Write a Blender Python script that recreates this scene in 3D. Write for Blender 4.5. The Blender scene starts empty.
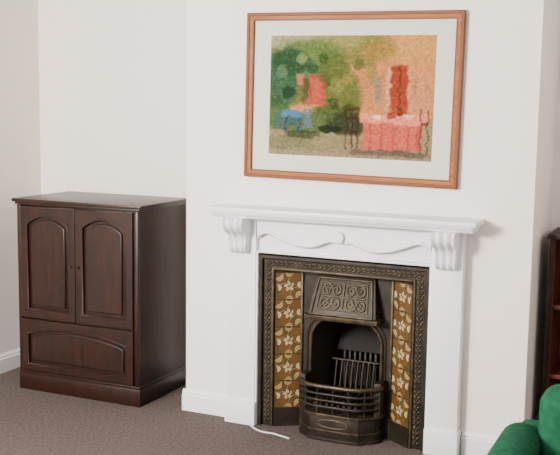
import bpy, bmesh, math, random
import numpy as np
from mathutils import Vector, Matrix
random.seed(3); rng=np.random.default_rng(5)
D=bpy.data; COL=bpy.context.scene.collection

# ---------------------------------------------------------------- materials
def s2l(c):
    return tuple(((x/255)/12.92 if x/255<=.04045 else ((x/255+.055)/1.055)**2.4) for x in c)+(1,)
def mat(name,rgb,rough=.5,metal=0,noise=None,bump=None,rgb2=None,stretch=None,spec=.5,coat=0):
    m=D.materials.new(name); m.use_nodes=True; nt=m.node_tree; b=nt.nodes['Principled BSDF']
    b.inputs['Base Color'].default_value=s2l(rgb); b.inputs['Roughness'].default_value=rough
    b.inputs['Metallic'].default_value=metal; b.inputs['Specular IOR Level'].default_value=spec
    b.inputs['Coat Weight'].default_value=coat; b.inputs['Coat Roughness'].default_value=.2
    tc=nt.nodes.new('ShaderNodeTexCoord'); mp=nt.nodes.new('ShaderNodeMapping'); nt.links.new(tc.outputs['Object'],mp.inputs[0])
    if stretch: mp.inputs['Scale'].default_value=stretch
    if rgb2 is not None:
        n=nt.nodes.new('ShaderNodeTexNoise'); n.inputs['Scale'].default_value=noise; n.inputs['Detail'].default_value=6
        nt.links.new(mp.outputs[0],n.inputs['Vector'])
        r=nt.nodes.new('ShaderNodeValToRGB'); r.color_ramp.elements[0].position=.35; r.color_ramp.elements[1].position=.65
        r.color_ramp.elements[0].color=s2l(rgb); r.color_ramp.elements[1].color=s2l(rgb2)
        nt.links.new(n.outputs['Fac'],r.inputs[0]); nt.links.new(r.outputs[0],b.inputs['Base Color'])
    if bump:
        n=nt.nodes.new('ShaderNodeTexNoise'); n.inputs['Scale'].default_value=bump[0]; n.inputs['Detail'].default_value=4
        nt.links.new(mp.outputs[0],n.inputs['Vector'])
        bp=nt.nodes.new('ShaderNodeBump'); bp.inputs['Strength'].default_value=bump[1]; bp.inputs['Distance'].default_value=bump[2]
        nt.links.new(n.outputs['Fac'],bp.inputs['Height']); nt.links.new(bp.outputs[0],b.inputs['Normal'])
    return m
M_wall=mat('wall_paint',(234,227,222),.85,bump=(60,.1,.002))
M_ceil=mat('ceiling_paint',(240,240,238),.9)
M_trim=mat('trim_gloss',(230,230,230),.35)
M_sur=mat('surround_paint',(228,228,232),.4)
M_carpet=mat('carpet',(100,90,86),1,noise=60,rgb2=(76,68,65),bump=(260,.7,.006),spec=.1)
M_wood=mat('mahogany',(42,18,9),.38,noise=3,rgb2=(22,10,6),stretch=(14,14,1.5),coat=.08,spec=.35)
M_woodside=mat('mahogany_side',(42,21,12),.45,noise=3,rgb2=(28,14,9),stretch=(14,14,1.2),coat=.03,spec=.3)
M_iron=mat('cast_iron',(48,40,30),.5,.45,noise=14,rgb2=(30,25,19),bump=(120,.25,.002),spec=.4)
M_ironhi=mat('cast_iron_polished',(80,67,49),.42,.6,noise=20,rgb2=(50,42,32))
M_black=mat('fireback_iron',(48,42,34),.55,.3,bump=(60,.3,.003))
M_soot=mat('soot',(28,25,22),.9)
M_frame=mat('picture_frame_wood',(150,86,26),.5,noise=5,rgb2=(126,68,18),stretch=(1,10,10),spec=.25)
M_framedark=mat('frame_edge_wood',(108,56,18),.5,spec=.25)
M_mat=mat('mount_board',(206,204,192),.9,spec=.2)
M_green=mat('green_fabric',(30,88,62),.95,noise=30,rgb2=(22,72,50),bump=(300,.4,.002),spec=.1)
M_book=mat('bookcase_wood',(46,20,15),.5,noise=4,rgb2=(32,14,10),stretch=(10,10,1),spec=.3)
M_bookin=mat('bookcase_inner',(88,38,27),.55,noise=4,rgb2=(68,29,20),stretch=(10,10,1),spec=.3)
M_cable=mat('white_cable',(215,215,210),.4)
def vcmat(name,rough,coat,spec=.5):
    m=D.materials.new(name); m.use_nodes=True; nt=m.node_tree; b=nt.nodes['Principled BSDF']
    a=nt.nodes.new('ShaderNodeVertexColor'); a.layer_name='Col'; nt.links.new(a.outputs[0],b.inputs['Base Color'])
    b.inputs['Roughness'].default_value=rough; b.inputs['Coat Weight'].default_value=coat; b.inputs['Coat Roughness'].default_value=.08
    b.inputs['Specular IOR Level'].default_value=spec
    return m
M_print=vcmat('art_print',.9,0,.1); M_tile=vcmat('majolica_tile',.3,.15,.4)

# ---------------------------------------------------------------- helpers
def empty(name,loc):
    e=D.objects.new(name,None); e.location=loc; e.empty_display_size=.1; COL.objects.link(e); bpy.context.view_layer.update(); return e
def fin(name,me,m,parent=None,smooth=False,ang=35):
    o=D.objects.new(name,me); COL.objects.link(o)
    if m and not me.materials: me.materials.append(m)
    if smooth:
        me.shade_smooth() if hasattr(me,'shade_smooth') else None
        try: me.set_sharp_from_angle(angle=math.radians(ang))
        except Exception: pass
    if parent:
        o.parent=parent; o.matrix_parent_inverse=Matrix.Translation(parent.location).inverted()
    return o
def box(name,x0,x1,y0,y1,z0,z1,m,parent=None,bev=0.0):
    bm=bmesh.new(); bmesh.ops.create_cube(bm,size=1)
    for v in bm.verts: v.co=Vector(((x0+x1)/2+v.co.x*(x1-x0),(y0+y1)/2+v.co.y*(y1-y0),(z0+z1)/2+v.co.z*(z1-z0)))
    if bev: bmesh.ops.bevel(bm,geom=list(bm.edges),offset=bev,segments=2,affect='EDGES',profile=.6)
    me=D.meshes.new(name); bm.to_mesh(me); bm.free(); return fin(name,me,m,parent,bool(bev))
def poly(name,verts,faces,m,parent=None,smooth=False,bev=0):
    bm=bmesh.new(); vs=[bm.verts.new(v) for v in verts]
    for f in faces: bm.faces.new([vs[i] for i in f])
    bmesh.ops.recalc_face_normals(bm,faces=bm.faces)
    if bev: bmesh.ops.bevel(bm,geom=list(bm.edges),offset=bev,segments=2,affect='EDGES',profile=.6)
    me=D.meshes.new(name); bm.to_mesh(me); bm.free(); return fin(name,me,m,parent,smooth or bool(bev))
def extr_x(name,prof,x0,x1,m,parent=None,smooth=False,bev=0):   # prof list (y,z)
    n=len(prof); V=[(x0,p[0],p[1]) for p in prof]+[(x1,p[0],p[1]) for p in prof]
    F=[tuple(range(n)),tuple(range(2*n-1,n-1,-1))]+[(i,(i+1)%n,n+(i+1)%n,n+i) for i in range(n)]
    return poly(name,V,F,m,parent,smooth,bev)
def extr_y(name,prof,x,y0,y1,m,parent=None):   # prof list (dx,z)
    n=len(prof); V=[(x+p[0],y0,p[1]) for p in prof]+[(x+p[0],y1,p[1]) for p in prof]
    F=[tuple(range(n)),tuple(range(2*n-1,n-1,-1))]+[(i,(i+1)%n,n+(i+1)%n,n+i) for i in range(n)]
    return poly(name,V,F,m,parent)
def plate(name,loops,yf,th,m,parent=None,bev=0.0,seg=2):
    """filled 2D outline(s) in XZ (first outer, others holes); front face at y=yf, thickness th backwards"""
    c=D.curves.new(name,'CURVE'); c.dimensions='2D'; c.fill_mode='BOTH'
    for L in loops:
        s=c.splines.new('POLY'); s.points.add(len(L)-1)
        for p,q in zip(s.points,L): p.co=(q[0],q[1],0,1)
        s.use_cyclic_u=True
    c.extrude=max(th/2-bev,1e-5); c.bevel_depth=bev; c.bevel_resolution=seg; c.offset=-bev
    o=D.objects.new(name+'_c',c); COL.objects.link(o); bpy.context.view_layer.update()
    me=D.meshes.new_from_object(o.evaluated_get(bpy.context.evaluated_depsgraph_get()))
    D.objects.remove(o); 
    for v in me.vertices: v.co=Vector((v.co.x,yf+th/2-v.co.z,v.co.y))
    me.materials.clear(); me.name=name
    return fin(name,me,m,parent,True,30)
def tube(name,paths,rad,m,parent=None,cyc=False,flat=None,smoothpath=False):
    c=D.curves.new(name,'CURVE'); c.dimensions='3D'; c.bevel_depth=rad; c.bevel_resolution=3; c.use_fill_caps=True
    for P in paths:
        if smoothpath:
            s=c.splines.new('NURBS'); s.points.add(len(P)-1); s.order_u=4; s.use_endpoint_u=not cyc; s.resolution_u=6
        else:
            s=c.splines.new('POLY'); s.points.add(len(P)-1)
        for p,q in zip(s.points,P): p.co=(q[0],q[1],q[2],1); p.radius=q[3] if len(q)>3 else 1
        s.use_cyclic_u=cyc
    o=D.objects.new(name+'_c',c); COL.objects.link(o); bpy.context.view_layer.update()
    me=D.meshes.new_from_object(o.evaluated_get(bpy.context.evaluated_depsgraph_get()))
    D.objects.remove(o); me.materials.clear(); me.name=name
    return fin(name,me,m,parent,True,60)
def rect(x0,x1,z0,z1): return [(x0,z0),(x1,z0),(x1,z1),(x0,z1)]

# ---------------------------------------------------------------- room
XL,XR,YB,YF,H=-1.942,3.3,.567,-6.2,2.75
BL,BR=-.471,1.463
box('floor',XL-.1,XR+.1,YF,YB+.1,-.1,0,M_carpet)
box('ceiling',XL-.1,XR+.1,YF,YB+.1,H,H+.1,M_ceil)
box('wall_left',XL-.1,XL,YF,YB+.1,0,H,M_wall)
box('wall_right',XR,XR+.1,YF,YB+.1,0,H,M_wall)
box('wall_back',XL,XR,YB,YB+.1,0,H,M_wall)
# chimney breast with a fire opening
bm=bmesh.new()
for (a,b,z0,z1) in ((BL,.075,0,H),(.915,BR,0,H),(.075,.915,.9,H)):
    r=bmesh.ops.create_cube(bm,size=1)['verts']
    for v in r: v.co=Vector(((a+b)/2+v.co.x*(b-a),(YB)/2+v.co.y*YB,(z0+z1)/2+v.co.z*(z1-z0)))
me=D.meshes.new('wall_chimney_breast'); bm.to_mesh(me); bm.free(); fin('wall_chimney_breast',me,M_wall)
# skirting
def skprof(s,h=.125):   # s direction sign from wall
    return [(0,0),(s*.018,0),(s*.018,h*.72),(s*.012,h*.78),(s*.012,h*.86),(s*.005,h*.95),(s*.003,h),(0,h)]
def skx(name,x0,x1,y): extr_x(name,[(y+p[0],p[1]) for p in skprof(-1)],x0,x1,M_trim)
def sky(name,x,y0,y1,s): extr_y(name,skprof(s),x,y0,y1,M_trim)
skx('baseboard_breast_left',BL-.018,-.175,0); skx('baseboard_breast_right',1.157,BR+.018,0)
skx('baseboard_back_left',XL,BL-.018,YB); skx('baseboard_back_right',BR+.018,XR,YB)
sky('baseboard_left',XL,YF,YB-.018,1); sky('baseboard_right',XR,YF,YB-.018,-1)
sky('baseboard_return_left',BL,0,YB-.018,-1); sky('baseboard_return_right',BR,0,YB-.018,1)

# ---------------------------------------------------------------- fireplace surround
S=empty('fireplace_surround',(.49,-.05,0))
LX0,LX1,RX0,RX1=-.165,.004,.984,1.143
for n,a,b in (('left',LX0,LX1),('right',RX0,RX1)):
    box('leg_'+n,a,b,-.072,-.002,0,1.165,M_sur,S,.003)
    box('plinth_'+n,a-.008,b+.008,-.088,-.002,0,.135,M_sur,S,.005)
box('frieze',LX1,RX0,-.040,-.002,.975,1.165,M_sur,S,.002)
box('frieze_top_moulding',LX0,RX1,-.085,-.002,1.148,1.168,M_sur,S,.004)
box('frieze_bottom_bead',LX1,RX0,-.066,-.035,.972,.986,M_sur,S,.004)
box('opening_bead_left',LX1-.002,LX1+.01,-.066,-.03,0,.975,M_sur,S,.003)
box('opening_bead_right',RX0-.01,RX0+.002,-.066,-.03,0,.975,M_sur,S,.003)
cx=.494
# fretted apron: thick board whose lower edge follows a double ogee
def apron(t):   # t 0 centre..1 end -> lower edge height
    return float(np.interp(t,[0,.08,.16,.25,.38,.55,.72,.85,.93,1.0],[1.052,1.056,1.062,1.038,1.024,1.034,1.062,1.088,1.08,1.045]))
W=(RX0-LX1)/2
tt=np.linspace(-1,1,121); hh=np.array([apron(abs(t)) for t in tt]); kk=np.ones(7)/7
hh=np.convolve(np.pad(hh,3,mode='edge'),kk,'valid')
low=[(cx+t*W*.985,h) for t,h in zip(tt,hh)]
plate('frieze_apron',[low+[(RX0-.002,1.150),(LX1+.002,1.150)]],-.070,.031,M_sur,S,.002)
def scroll(sg):
    P=[]
    for t in np.linspace(.12,.97,40):
        P.append((cx+sg*t*W,-.072,float(np.interp(t*1.0,tt[60:],hh[60:]))+.004,float(np.interp(t,[.12,.2,.5,.9,.97],[.5,1,1.1,.9,.4]))))
    return P
tube('frieze_scrollwork',[scroll(-1),scroll(1)],.011,M_sur,S)
oval=[(cx+.022*math.cos(t),1.088+.030*math.sin(t)) for t in np.linspace(0,2*math.pi,24,endpoint=False)]
plate('frieze_oval',[oval],-.090,.022,M_sur,S,.006)
# mantel shelf
prof=[(-.002,1.165),(-.15,1.165),(-.155,1.17),(-.160,1.182),(-.175,1.190),(-.190,1.193),(-.19,1.21),(-.002,1.21)]
extr_x('shelf_core',prof,-.218,1.203,M_sur,S)
box('shelf_top',-.244,1.228,-.2,-.002,1.198,1.224,M_sur,S,.007)
box('shelf_ovolo',-.228,1.212,-.18,-.002,1.183,1.2,M_sur,S,.006)
# corbels: S-scroll profile extruded with flutes
def corbel(name,xc,w):
    P=[(0,1.165),(-.118,1.165),(-.122,1.15),(-.125,1.13),(-.118,1.108),(-.098,1.09),(-.074,1.078),(-.058,1.062),(-.05,1.04),(-.054,1.018),(-.058,.998),(-.05,.978),(-.032,.968),(-.012,.968),(0,.972)]
    ns=36; V=[];F=[]
    for t in np.linspace(-1,1,ns+1):
        d=.020*(abs(math.sin(t*1.5*math.pi))-.85) if abs(t)<.96 else -.020
        for (a,b) in P:
            tap=1-.22*(1.165-b)/.2
            V.append((xc+t*w/2*tap,-.068+(a-(d if a<-.01 else 0)),b))
    n=len(P)
    for i in range(ns):
        for j in range(n-1): F.append((i*n+j,i*n+j+1,(i+1)*n+j+1,(i+1)*n+j))
    F.append(tuple(range(n))); F.append(tuple(range(ns*n,(ns+1)*n)))
    poly(name,V,F,M_sur,S,True)
corbel('corbel_left',-.083,.125); corbel('corbel_right',1.065,.125)

# ---------------------------------------------------------------- cast-iron insert
I=empty('cast_iron_fireplace_insert',(.494,0,0))
X0,X1=.016,.972; TOP=.962; xc=.494
TO0,TO1=.104,.884           # outer edges of tile panels
TI0,TI1=.240,.748; YD=.05    # inner edges, depth
YI=-.036
plate('outer_frame',[[(X0,0),(X0,TOP),(X1,TOP),(X1,0),(TO1,0),(TO1,.882),(TO0,.882),(TO0,0)]],YI,.03,M_iron,I,.002)
plate('outer_rim',[[(X0,0),(X0,TOP),(X1,TOP),(X1,0),(X1-.022,0),(X1-.022,TOP-.022),(X0+.022,TOP-.022),(X0+.022,0)]],YI-.018,.022,M_iron,I,.006)
plate('inner_rim',[[(TO0-.014,0),(TO0-.014,.896),(TO1+.014,.896),(TO1+.014,0),(TO1,0),(TO1,.882),(TO0,.882),(TO0,0)]],YI-.010,.014,M_ironhi,I,.004)
# running ornament on the frame band
bm=bmesh.new()
def orn(x,z,horiz):
    for k in (-1,1):
        r=bmesh.ops.create_uvsphere(bm,u_segments=8,v_segments=6,radius=1)['verts']
        a=.6*k
        for v in r:
            p=Vector((v.co.x*.0145,v.co.y*.006,v.co.z*.006))
            p=Matrix.Rotation(a+(0 if horiz else math.pi/2),3,'Y')@p
            v.co=p+Vector((x+(0 if horiz else k*.008),YI-.001,z+(k*.008 if horiz else 0)))
    r=bmesh.ops.create_uvsphere(bm,u_segments=8,v_segments=6,radius=.0055)['verts']
    for v in r: v.co+=Vector((x+(.014 if horiz else 0),YI-.002,z+(0 if horiz else .014)))
for x in np.arange(X0+.05,X1-.04,.0275): orn(x,.918,True)
for z in np.arange(.03,.90,.0275):
    orn(X0+.050,z,False); orn(X1-.050,z,False)
me=D.meshes.new('frame_ornament'); bm.to_mesh(me); bm.free(); fin('frame_ornament',me,M_ironhi,I,True,80)
# splayed tile panels
def tilecol(u,v):
    # one tile: lily-like flower on a curling stem, four leaves, brown ground
    x=u-.5; y=v-.5; r=np.hypot(x,y)
    cream=np.array([150,128,82.]); brown=np.array([40,25,15.]); och=np.array([88,60,28.]); lt=np.array([182,168,128.]); olive=np.array([72,58,30.])
    c=np.ones(u.shape+(3,))*och
    def mix(c,col,m): m=np.clip(m,0,1)[...,None]; return c*(1-m)+col*m
    c=mix(c,olive,(np.sin(9*u+5*v)-.1)*1.5)
    def leaf(c,cx,cy,a,L,w,col):
        dx=x-cx; dy=y-cy; p=dx*math.cos(a)+dy*math.sin(a); q=-dx*math.sin(a)+dy*math.cos(a)
        q=q-1.6*(p*p)/max(L,.01)*.35
        e=1-(p/L)**2-(q/(w*(1-.5*p/L)))**2
        c=mix(c,brown,(e+.55)*5*(e>-.6)); c=mix(c,col,e*4)
        return mix(c,brown,(.012-np.abs(q))*90*(e>.15))
    # curling stem
    for cx_,cy_,R_,a0_,a1_ in ((-.16,-.14,.24,-.6,3.4),(.18,.16,.22,2.4,6.6)):
        rr=np.hypot(x-cx_,y-cy_); th=np.mod(np.arctan2(y-cy_,x-cx_)-a0_,2*math.pi)
        c=mix(c,brown,(.036-np.abs(rr-R_))*70*(th<a1_-a0_)); c=mix(c,cream,(.017-np.abs(rr-R_))*90*(th<a1_-a0_))
    for (a,b,an,L,w,col) in ((-.30,.30,.8,.20,.085,cream),(.32,-.30,.8+math.pi,.20,.085,cream),(-.34,-.02,1.9,.15,.06,lt),(.36,.02,1.9+math.pi,.15,.06,lt),(.02,.40,.1,.17,.06,cream),(0,-.40,.1+math.pi,.17,.06,cream)):
        c=leaf(c,a,b,an,L,w,col)
    for k in range(5):
        an=k*2*math.pi/5+.4; c=leaf(c,.11*math.cos(an),.11*math.sin(an),an,.11,.055,lt)
    c=mix(c,brown,(.045-r)*60); c=mix(c,och*1.3,(.026-r)*90)
    du=np.minimum(u,1-u); dv=np.minimum(v,1-v)
    c=mix(c,np.array([36,26,19.]),(.018-np.minimum(du,dv))*120)
    return c
def lin(a):
    a=np.clip(a/255,0,1); return np.where(a<=.04045,a/12.92,((a+.055)/1.055)**2.4)
def colgrid(name,nu,nv,posf,colf,m,parent):
    U,Vv=np.meshgrid(np.linspace(0,1,nu),np.linspace(0,1,nv))
    co=posf(U,Vv).reshape(-1,3); cc=lin(colf(U,Vv)).reshape(-1,3)
    idx=np.arange(nu*nv).reshape(nv,nu)
    F=np.stack([idx[:-1,:-1],idx[:-1,1:],idx[1:,1:],idx[1:,:-1]],-1).reshape(-1,4)
    me=D.meshes.new(name); me.from_pydata(co.tolist(),[],F.tolist())
    a=me.color_attributes.new('Col','FLOAT_COLOR','POINT')
    a.data.foreach_set('color',np.concatenate([cc,np.ones((len(cc),1))],1).ravel().astype(np.float32))
    me.update(); return fin(name,me,m,parent)
TZ0,TZ1=.105,.865
for n,xa,xb in (('left',TO0+.004,TI0-.004),('right',TO1-.004,TI1+.004)):
    posf=lambda U,V,xa=xa,xb=xb: np.stack([xa+(xb-xa)*U, YI+.002+(YD-YI-.006)*U, TZ0+(TZ1-TZ0)*V],-1)
    colgrid('tile_panel_'+n,56,280,posf,lambda U,V:tilecol(U,(V*5)%1.0),M_tile,I)
    poly('splay_back_'+n,[(xa,YI+.004,0),(xb,YD-.001,0),(xb,YD-.001,.882),(xa,YI+.004,.882),
        (xa,YI+.02,0),(xb,YD+.015,0),(xb,YD+.015,.882),(xa,YI+.02,.882)],
        [(0,1,2,3),(4,5,6,7),(0,1,5,4),(2,3,7,6),(0,3,7,4),(1,2,6,5)],M_iron,I)
    for k,(z0,z1) in enumerate(((0,TZ0),(TZ1,.882))):
        poly('splay_cap_%s_%d'%(n,k),[(xa,YI-.004,z0),(xb,YD-.008,z0),(xb,YD-.008,z1),(xa,YI-.004,z1),
        (xa,YI+.02,z0),(xb,YD+.012,z0),(xb,YD+.012,z1),(xa,YI+.02,z1)],
        [(0,1,2,3),(4,5,6,7),(0,1,5,4),(2,3,7,6),(0,3,7,4),(1,2,6,5)],M_iron,I)
    box('tile_bead_'+n,min(xb,xb)-.006,xb+.006,YD-.016,YD+.01,0,.882,M_ironhi,I,.003)
extr_x('soffit',[(YI+.004,.882),(YD+.01,.882),(YD+.01,.90),(YI+.004,.90)],TO0,TO1,M_iron,I)
# centre casting with arched opening
OX0,OX1=.292,.696
arch=[(OX0,0),(OX0,.50)]+[(xc+(OX1-OX0)/2*math.cos(t),.50+.155*math.sin(t)) for t in np.linspace(math.pi,0,25)][1:-1]+[(OX1,.50),(OX1,0)]
outer=[(TI0,0),(TI0,.885),(TI1,.885),(TI1,0)]
plate('centre_plate',[outer+arch[::-1]],YD-.002,.02,M_iron,I,.002)
tube('arch_moulding',[[(p[0]-.002 if p[0]<xc else p[0]+.002,YD-.006,p[1]) for p in arch]],.010,M_ironhi,I)
arch2=[(xc+(a-xc)*1.11,b+(.022 if b>.49 else 0)) for a,b in arch]
tube('arch_moulding_outer',[[(p[0],YD-.003,p[1]) for p in arch2]],.006,M_iron,I)
# hood: tapered canopy leaning forward
hz0,hz1=.645,.868
a0,a1,b0,b1=.300,.690,.330,.658
yb,yt=-.045,.03
V=[(a0,yb,hz0),(a1,yb,hz0),(b1,yt,hz1),(b0,yt,hz1),(a0-.01,YD,hz0),(a1+.01,YD,hz0),(b1,YD,hz1),(b0,YD,hz1)]
poly('hood',V,[(0,1,2,3),(4,5,6,7),(0,1,5,4),(2,3,7,6),(0,3,7,4),(1,2,6,5)],M_iron,I,bev=.004)
def hp(u,v,o=.004):   # point on hood front
    x=(a0+(b0-a0)*v)*(1-u)+(a1+(b1-a1)*v)*u; return (x,yb+(yt-yb)*v-o,hz0+(hz1-hz0)*v)
tube('hood_border',[[hp(.05,.08),hp(.95,.08),hp(.95,.93),hp(.05,.93)]],.007,M_ironhi,I,cyc=True)
tube('hood_border_inner',[[hp(.12,.2),hp(.88,.2),hp(.88,.83),hp(.12,.83)]],.004,M_ironhi,I,cyc=True)
sc=[]
def spiral(u0,v0,sx,sy,turn=1.6,R=.085):
    P=[]
    for t in np.linspace(0,1,26):
        r=R*(1-t)**.8+.008; a=t*turn*2*math.pi
        P.append(hp(u0+sx*r*math.cos(a),v0+sy*r*1.75*math.sin(a),.005))
    return P
for sx in (-1,1):
    for sy in (-1,1):
        sc.append(spiral(.5+sx*.12,.515+sy*.15,sx,sy)); sc.append(spiral(.5+sx*.27,.515+sy*.15,-sx,sy))
sc.append([hp(.5,.24),hp(.5,.8)]); sc.append([hp(.16,.515),hp(.84,.515)])
for sx in(-1,1): sc.append([hp(.5+sx*.34,.25),hp(.5+sx*.2,.5),hp(.5+sx*.34,.79)])
tube('hood_scrollwork',sc,.0048,M_ironhi,I)
extr_x('hood_lip',[(yb-.012,hz0-.012),(yb-.014,hz0+.012),(yb+.01,hz0+.018),(YD,hz0+.01),(YD,hz0-.012)],a0-.012,a1+.012,M_ironhi,I,bev=.003)
# firebox
fx0,fx1,fy=.36,.63,.36
def slab(n,A,B,z0,z1,th,m):
    a=Vector((A[0],A[1],0)); b=Vector((B[0],B[1],0)); d=(b-a).normalized(); nn=Vector((-d.y,d.x,0))*th
    P=[(a.x,a.y,z0),(b.x,b.y,z0),(b.x,b.y,z1),(a.x,a.y,z1)]
    Q=[(p[0]+nn.x,p[1]+nn.y,p[2]) for p in P]
    return poly(n,P+Q,[(0,1,2,3),(4,5,6,7),(0,1,5,4),(2,3,7,6),(0,3,7,4),(1,2,6,5)],m,I)
slab('firebox_cheek_left',(OX0-.012,YD+.018),(fx0,fy),0,.68,.01,M_black)
slab('firebox_cheek_right',(OX1+.012,YD+.018),(fx1,fy),0,.68,-.01,M_black)
slab('fireback',(fx0,fy),(fx1,fy),0,.68,.01,M_soot)
box('firebox_throat',.27,.72,YD+.02,fy+.01,.68,.695,M_soot,I)
box('firebox_base',.27,.72,YD+.02,fy,0.0,.15,M_soot,I)
for k in range(8):
    x=.385+k*.031; box('back_rib_%d'%k,x,x+.012,fy-.05,fy,.15,.40,M_black,I,.003)
extr_x('fireback_ledge',[(fy,.40),(fy-.09,.40),(fy-.06,.46),(fy,.52)],fx0,fx1,M_soot,I,bev=.004)
# basket: canted bay
def bay(o=0,z=0): return [(.268-o*.9,-.032,z),(.285-o*.8,-.062-o*.5,z),(.355-o*.4,-.118-o,z),(.40,-.128-o,z),(.588,-.128-o,z),(.633+o*.4,-.118-o,z),(.703+o*.8,-.062-o*.5,z),(.72+o*.9,-.032,z)]
def bayplate(name,z0,z1,o,m,bev=.004,back=YD):
    B=bay(o); pr=[(p[0],p[1]) for p in B]+[(B[-1][0],back),(B[0][0],back)]
    n=len(pr); V=[(a,b,z0) for a,b in pr]+[(a,b,z1) for a,b in pr]
    F=[tuple(range(n)),tuple(range(n,2*n))]+[(i,(i+1)%n,n+(i+1)%n,n+i) for i in range(n)]
    return poly(name,V,F,m,I,bev=bev)
bayplate('ash_cover',0.012,.135,0,M_iron)
bayplate('ash_cover_foot',0,.018,.010,M_iron)
bayplate('ash_cover_rail',.052,.060,.005,M_ironhi,.002)
bayplate('ash_cover_ledge',.135,.150,.014,M_ironhi)
bayplate('grate_floor',.172,.182,-.004,M_iron,.002,back=.2)
tube('ash_cover_relief',[[(xc+.09*math.cos(t),-.130,.096+.022*math.sin(t)) for t in np.linspace(0,2*math.pi,32)]],.004,M_ironhi,I)
tube('basket_bars',[bay(.006,z) for z in (.188,.222,.256)],.0075,M_iron,I)
tube('basket_top_rail',[bay(.010,.298)],.012,M_ironhi,I)
def baypt(s,z,o=.006):
    B=[Vector(p) for p in bay(o,z)]; L=[(B[i+1]-B[i]).length for i in range(len(B)-1)]; t=s*sum(L)
    for i,l in enumerate(L):
        if t<=l+1e-9: return B[i].lerp(B[i+1],t/l)
        t-=l
    return B[-1]
P=[]
for s in np.linspace(.02,.98,7):
    a=baypt(s,.145); b=baypt(s,.298); P.append([tuple(a),tuple(b)])
tube('basket_uprights',P,.0055,M_iron,I)
box('basket_lug_left',.262,.30,-.05,YD,.15,.325,M_iron,I,.004)
box('basket_lug_right',.69,.728,-.05,YD,.15,.325,M_iron,I,.004)
tube('bottom_bars',[[(x,-.10,.19),(x,.30,.19)] for x in np.linspace(.38,.61,8)],.007,M_black,I)
tube('rear_bars',[[(x,.17,.19),(x,.21,.36)] for x in np.linspace(.385,.605,8)],.007,M_iron,I)
tube('rear_bar_rail',[[(.36,.21,.36),(.63,.21,.36)]],.008,M_iron,I)

# ---------------------------------------------------------------- framed picture
P0=empty('framed_picture',(.506,-.02,1.81))
px0,px1,pz0,pz1=-.088,1.093,1.374,2.249
fw=.038
plate('frame_outer',[rect(px0,px1,pz0,pz1),rect(px0+.018,px1-.018,pz0+.018,pz1-.018)],-.034,.030,M_framedark,P0,.004)
plate('frame_inner',[rect(px0+.005,px1-.005,pz0+.005,pz1-.005),rect(px0+fw,px1-fw,pz0+fw,pz1-fw)],-.029,.022,M_frame,P0,.006)
plate('frame_slip',[rect(px0+fw-.003,px1-fw+.003,pz0+fw-.003,pz1-fw+.003),rect(px0+fw+.004,px1-fw-.004,pz0+fw+.004,pz1-fw-.004)],-.030,.02,M_framedark,P0,.001)
box('backing',px0+.01,px1-.01,-.012,-.005,pz0+.01,pz1-.01,M_framedark,P0)
box('mount',px0+fw-.005,px1-fw+.005,-.0155,-.012,pz0+fw-.005,pz1-fw+.005,M_mat,P0)
def vnoise(U,V,f,seed):
    r=np.random.default_rng(seed); n=int(f)+3; g=r.random((n,n)); x=U*f; y=V*f; i=x.astype(int); j=y.astype(int)
    a=x-i; b=y-j; a=a*a*(3-2*a); b=b*b*(3-2*b)
    return (g[j,i]*(1-a)+g[j,i+1]*a)*(1-b)+(g[j+1,i]*(1-a)+g[j+1,i+1]*a)*b
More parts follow.
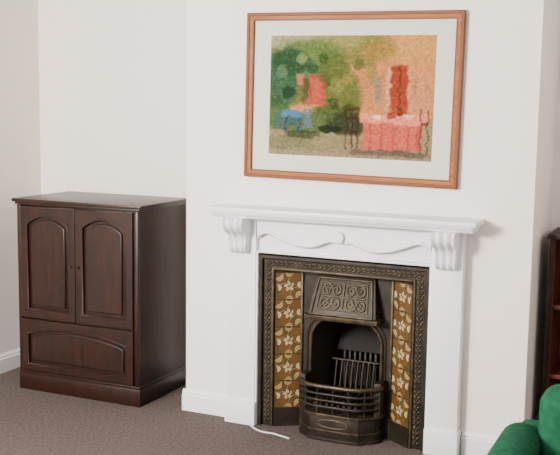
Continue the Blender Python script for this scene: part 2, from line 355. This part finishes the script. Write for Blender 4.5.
def paint(U,V):
    # garden scene, units u (0..166), v (0..127) from the top-left of the print
    u0=U*166; v0=(1-V)*127
    wob=(vnoise(U,V,30,1)-.5)*3.4; wob2=(vnoise(U,V,30,2)-.5)*3.4
    u=u0+wob; v=v0+wob2
    c=np.ones(U.shape+(3,))*np.array([172,160,120.])
    def mix(col,m,k=1.):
        nonlocal c; m=(np.clip(m,0,1)*k)[...,None]; c=c*(1-m)+np.array(col,float)*m
    def blob(cu,cv,ru,rv,col,k=1.,soft=2.0): mix(col,(1-((u-cu)/ru)**2-((v-cv)/rv)**2)*soft,k)
    def bx(a,b,c0,d,col,k=1.,s=.5): mix(col,np.minimum(np.minimum(u-a,b-u),np.minimum(v-c0,d-v))*s+.25,k)
    # sky and farmhouse wall
    bx(-20,190,-20,85,(204,156,106)); bx(-20,64,-20,14,(180,172,146),.9)
    blob(150,14,36,20,(208,168,108),.8); blob(96,50,26,30,(200,148,102),.7); blob(150,60,20,30,(210,160,124),.6)
    # tree canopy
    blob(84,12,46,22,(146,150,90),.9); blob(74,4,26,10,(176,168,126),.6); blob(112,16,20,12,(176,150,82),.7)
    blob(28,36,46,34,(108,142,98)); blob(14,52,22,32,(84,126,98),.9); blob(48,18,30,16,(124,148,92),.9)
    blob(22,28,24,16,(70,108,80),.8); blob(66,38,18,24,(118,134,76),.95); blob(76,64,23,32,(122,134,78),.95)
    blob(8,8,14,8,(168,170,140),.6); blob(62,84,20,15,(104,122,74),.9); blob(70,52,12,10,(148,154,92),.7)
    for (a,b,r,cc) in ((20,60,8,(58,94,70)),(34,24,7,(150,168,112)),(58,50,6,(84,106,60)),(80,46,7,(160,154,88)),(84,76,8,(90,106,60)),(12,38,7,(118,152,124)),(44,34,6,(74,110,78)),(92,30,7,(112,128,70)),(56,24,6,(84,116,66)),(6,70,8,(82,118,84)),(68,70,6,(86,104,58))): blob(a,b,r,r,cc,.75)
    # doorway seen through the trees and shutters
    bx(28,36,40,74,(200,140,104),.9); bx(41,59,40,74,(186,104,84),.95); bx(45,55,46,72,(200,120,96),.7); bx(34,42,44,74,(120,98,70),.7)
    blob(32,62,7,12,(104,130,84),.7); blob(58,44,8,6,(112,130,78),.7)
    bx(124,141,30,80,(176,94,68),.98); bx(131.5,133.5,32,79,(118,66,50),.8); bx(120,124,32,78,(212,178,146),.8)
    bx(108,116,40,70,(142,144,138),.6); bx(146,150,44,70,(184,128,102),.5); blob(104,36,7,14,(150,146,88),.6)
    # ground
    bx(-20,190,84,150,(164,156,128),.9); blob(40,92,56,12,(106,128,84),.85); blob(82,92,24,14,(80,96,66),.9)
    blob(10,84,16,12,(98,132,94),.85); blob(60,114,44,10,(156,150,118),.8); blob(20,114,30,9,(136,142,106),.7)
    blob(64,98,14,5,(58,72,52),.8); blob(36,104,22,5,(82,98,70),.7)
    # blue table and chairs
    bx(13,36,79,87,(98,142,180),.95); bx(16,20,86,102,(68,102,142),.9); bx(30,34,86,102,(72,108,144),.9)
    bx(36,46,76,98,(108,142,164),.7); bx(20,30,87,96,(84,118,122),.8); bx(6,13,82,100,(84,124,152),.6)
    # coral tablecloth, dishes, chairs
    bx(98,156,84,117,(206,122,104),.98); bx(94,160,80,91,(224,156,134),.95)
    for a in (104,116,128,141,150): bx(a,a+2.5,92,118,(180,96,82),.7)
    blob(112,83,6,3,(236,212,186),.8); blob(126,82,5,4,(168,80,62),.8); blob(142,82,6,3,(232,200,166),.8); blob(134,78,3,5,(120,78,56),.7)
    for a in (80,86,91): bx(a,a+2,74,118,(92,62,52),.9)
    bx(80,93,84,87,(96,64,54),.9); bx(80,93,97,100,(96,64,54),.9); bx(80,93,73,76,(104,70,56),.8)
    bx(153,155,74,120,(108,70,56),.85); bx(160,162,74,120,(108,70,56),.85); bx(153,162,88,91,(108,70,56),.85)
    blob(124,121,46,5,(124,108,96),.8); bx(-20,190,123,140,(164,154,132),.7)
    # brush texture
    t=vnoise(U,V,80,7)*.5+vnoise(U,V,125,8)*.5; c=c*(1+(t[...,None]-.5)*.24)
    t2=vnoise(U,V,60,11); m=(t2>.8); c[m]=c[m]*.85+np.array([196,188,162])*.15
    c=np.clip(c,0,255); g=c.mean(-1,keepdims=True); c=g+(c-g)*.82+np.array([3,0,-1])
    return 255*(np.clip(c,0,255)/255)**1.72
qx0,qx1,qz0,qz1=.052,.954,1.503,2.130
colgrid('artwork',270,206,lambda U,V:np.stack([qx0+(qx1-qx0)*U,np.full(U.shape,-.0162),qz0+(qz1-qz0)*V],-1),paint,M_print,P0)
P0.rotation_euler=(0,.014,0)

# ---------------------------------------------------------------- cabinet
K=empty('wooden_cabinet',(-1.157,.18,0))
kx0,kx1,ky0,ky1,kh=-1.600,-.734,-.10,.455,1.165
box('carcass',kx0,kx1,ky0+.018,ky1,.07,kh,M_woodside,K,.003)
box('plinth',kx0-.008,kx1+.008,ky0+.004,ky1,0,.105,M_wood,K,.006)
box('plinth_moulding',kx0-.004,kx1+.004,ky0+.006,ky1,.103,.122,M_wood,K,.006)
box('top_underside_moulding',kx0-.012,kx1+.012,ky0-.004,ky1+.002,kh-.012,kh+.006,M_wood,K,.006)
box('top',kx0-.027,kx1+.027,ky0-.016,ky1+.005,kh+.004,kh+.025,M_wood,K,.007)
for n,a,b in (('left',kx0,kx0+.03),('right',kx1-.03,kx1)):
    box('corner_post_'+n,a,b,ky0,ky0+.03,.12,kh-.01,M_wood,K,.009)
yf=ky0+.003
def archloop(x0,x1,z0,z1,rise,n=20):
    L=[(x0,z0),(x1,z0),(x1,z1-rise)]
    w=x1-x0
    for t in np.linspace(0,1,n+1):
        x=x1-w*t
        k=math.sin(math.pi*t)**.8 if 0<t<1 else 0
        L.append((x,z1-rise+rise*k))
    return L[:2]+L[3:]
def panelled(name,x0,x1,z0,z1,mx,mz,rise):
    inn=archloop(x0+mx,x1-mx,z0+mz,z1-mz,rise)
    plate(name+'_frame',[rect(x0,x1,z0,z1),inn],yf-.012,.02,M_wood,K,.003)
    box(name+'_back',x0+.01,x1-.01,yf+.004,yf+.012,z0+.01,z1-.01,M_wood,K)
    f=archloop(x0+mx+.022,x1-mx-.022,z0+mz+.022,z1-mz-.022,rise*.95)
    plate(name+'_raised_field',[f],yf-.008,.016,M_wood,K,.007,3)
    tube(name+'_bead',[[(a,yf-.011,b) for a,b in inn]],.0045,M_wood,K,cyc=True)
ixL,ixR=kx0+.032,kx1-.032; xm=(ixL+ixR)/2
panelled('door_panel_left',ixL,xm-.002,.462,kh-.018,.052,.055,.055)
panelled('door_panel_right',xm+.002,ixR,.462,kh-.018,.052,.055,.055)
panelled('deep_drawer',ixL,ixR,.130,.452,.045,.042,.055)
for n,x in (('left',xm-.026),('right',xm+.026)):
    bm=bmesh.new(); bmesh.ops.create_uvsphere(bm,u_segments=14,v_segments=10,radius=.008)
    for v in bm.verts: v.co=Vector((v.co.x+x,v.co.y*1.1+yf-.020,v.co.z+.80))
    me=D.meshes.new('knob_'+n); bm.to_mesh(me); bm.free(); fin('knob_'+n,me,M_wood,K,True)

# ---------------------------------------------------------------- bookcase (right alcove)
B=empty('bookcase',(1.93,.36,0))
bx0,bx1,by0,by1,bh=1.515,2.37,.2,.53,1.12
box('side_left',bx0,bx0+.024,by0,by1,0,bh,M_book,B,.003); box('side_right',bx1-.024,bx1,by0,by1,0,bh,M_book,B,.003)
box('back_panel',bx0+.02,bx1-.02,by1-.012,by1,.05,bh,M_bookin,B)
box('top_board',bx0-.012,bx1+.012,by0-.012,by1,bh,bh+.024,M_book,B,.005)
box('lining_left',bx0+.024,bx0+.03,by0+.01,by1-.012,.08,bh,M_bookin,B)
for i,z in enumerate((.07,.40,.76)): box('shelf_%d'%i,bx0+.02,bx1-.02,by0+.008,by1-.01,z,z+.022,M_bookin,B,.002)
box('kick',bx0+.02,bx1-.02,by0+.012,by0+.03,0,.07,M_book,B)

# ---------------------------------------------------------------- armchair
A=empty('green_armchair',(1.95,-1.35,0)); AX=.035
def cushion(name,x0,x1,y0,y1,z0,z1,b,m=M_green,seg=5):
    x0+=AX; x1+=AX
    bm=bmesh.new(); bmesh.ops.create_cube(bm,size=1)
    for v in bm.verts: v.co=Vector(((x0+x1)/2+v.co.x*(x1-x0),(y0+y1)/2+v.co.y*(y1-y0),(z0+z1)/2+v.co.z*(z1-z0)))
    bmesh.ops.bevel(bm,geom=list(bm.edges),offset=b,segments=seg,affect='EDGES',profile=.5)
    me=D.meshes.new(name); bm.to_mesh(me); bm.free(); return fin(name,me,m,A,True,60)
cushion('base',1.55,2.36,-1.72,-.96,.10,.32,.03)
def armp(name,x0,x1):
    x0+=AX; x1+=AX
    w=x1-x0; xm=(x0+x1)/2
    pr=[(x0+.02,.1),(x0+.015,.42)]+[(xm+ (w/2)*math.cos(t),.495+.075*math.sin(t)) for t in np.linspace(math.pi*1.12,-math.pi*.12,16)]+[(x1-.015,.42),(x1-.02,.1)]
    n=len(pr); V=[(p[0],-1.76,p[1]) for p in pr]+[(p[0],-1.06,p[1]) for p in pr]
    F=[tuple(range(n)),tuple(range(2*n-1,n-1,-1))]+[(i,(i+1)%n,n+(i+1)%n,n+i) for i in range(n)]
    o=poly(name,V,F,M_green,A,False)
    md=o.modifiers.new('b','BEVEL'); md.width=.02; md.segments=4; md.limit_method='ANGLE'; md.angle_limit=1.0
    for p in o.data.polygons: p.use_smooth=True
armp('arm_left',1.52,1.68); armp('arm_right',2.23,2.39)
cushion('backrest',1.66,2.25,-1.14,-.94,.28,.72,.07)
cushion('back_lower',1.57,2.34,-1.08,-.93,.10,.55,.04)
cushion('seat_cushion',1.69,2.22,-1.74,-1.12,.31,.45,.045)
for i,(x,y) in enumerate(((1.60,-1.68),(2.31,-1.68),(1.60,-1.0),(2.31,-1.0))):
    bm=bmesh.new(); bmesh.ops.create_cone(bm,segments=16,radius1=.018,radius2=.026,depth=.105,cap_ends=True)
    for v in bm.verts: v.co+=Vector((x+AX,y,.0525))
    me=D.meshes.new('foot'); bm.to_mesh(me); bm.free(); fin('foot_%d'%i,me,M_book,A,True)

# ---------------------------------------------------------------- cable on floor
tube('power_cable',[[(-.0,-.1,.004),(.03,-.13,.004),(.1,-.17,.004),(.16,-.15,.004),(.2,-.17,.004),(.27,-.19,.004)]],.004,M_cable,smoothpath=True)

# ---------------------------------------------------------------- light
w=D.worlds.new('World'); bpy.context.scene.world=w; w.use_nodes=True
bg=w.node_tree.nodes['Background']; bg.inputs[0].default_value=(1,.98,.96,1); bg.inputs[1].default_value=1.1
def area(name,loc,target,sx,sy,e,col):
    l=D.lights.new(name,'AREA'); l.shape='RECTANGLE'; l.size=sx; l.size_y=sy; l.energy=e; l.color=col
    o=D.objects.new(name,l); o.location=loc; o.rotation_euler=(Vector(target)-Vector(loc)).to_track_quat('-Z','Y').to_euler(); COL.objects.link(o)
area('window_light',(-1.2,-5.0,2.3),(.4,0,1.3),.9,.9,540,(1,.95,.90))

# ---------------------------------------------------------------- camera
yaw,pit,rol=.4242,.1255,.0139
F=Vector((-math.sin(yaw)*math.cos(pit),math.cos(yaw)*math.cos(pit),-math.sin(pit)))
rt=Vector((math.cos(yaw),math.sin(yaw),0)); up=rt.cross(F)
R=rt*math.cos(rol)+up*math.sin(rol); U=-rt*math.sin(rol)+up*math.cos(rol)
cd=D.cameras.new('camera'); cd.sensor_fit='HORIZONTAL'; cd.sensor_width=36; cd.lens=955.4/560*36
co=D.objects.new('camera',cd); COL.objects.link(co)
m=Matrix.Identity(4)
for i in range(3): m[i][0]=R[i]; m[i][1]=U[i]; m[i][2]=-F[i]
m[0][3],m[1][3],m[2][3]=2.2387,-4.7036,1.7602
co.matrix_world=m; bpy.context.scene.camera=co
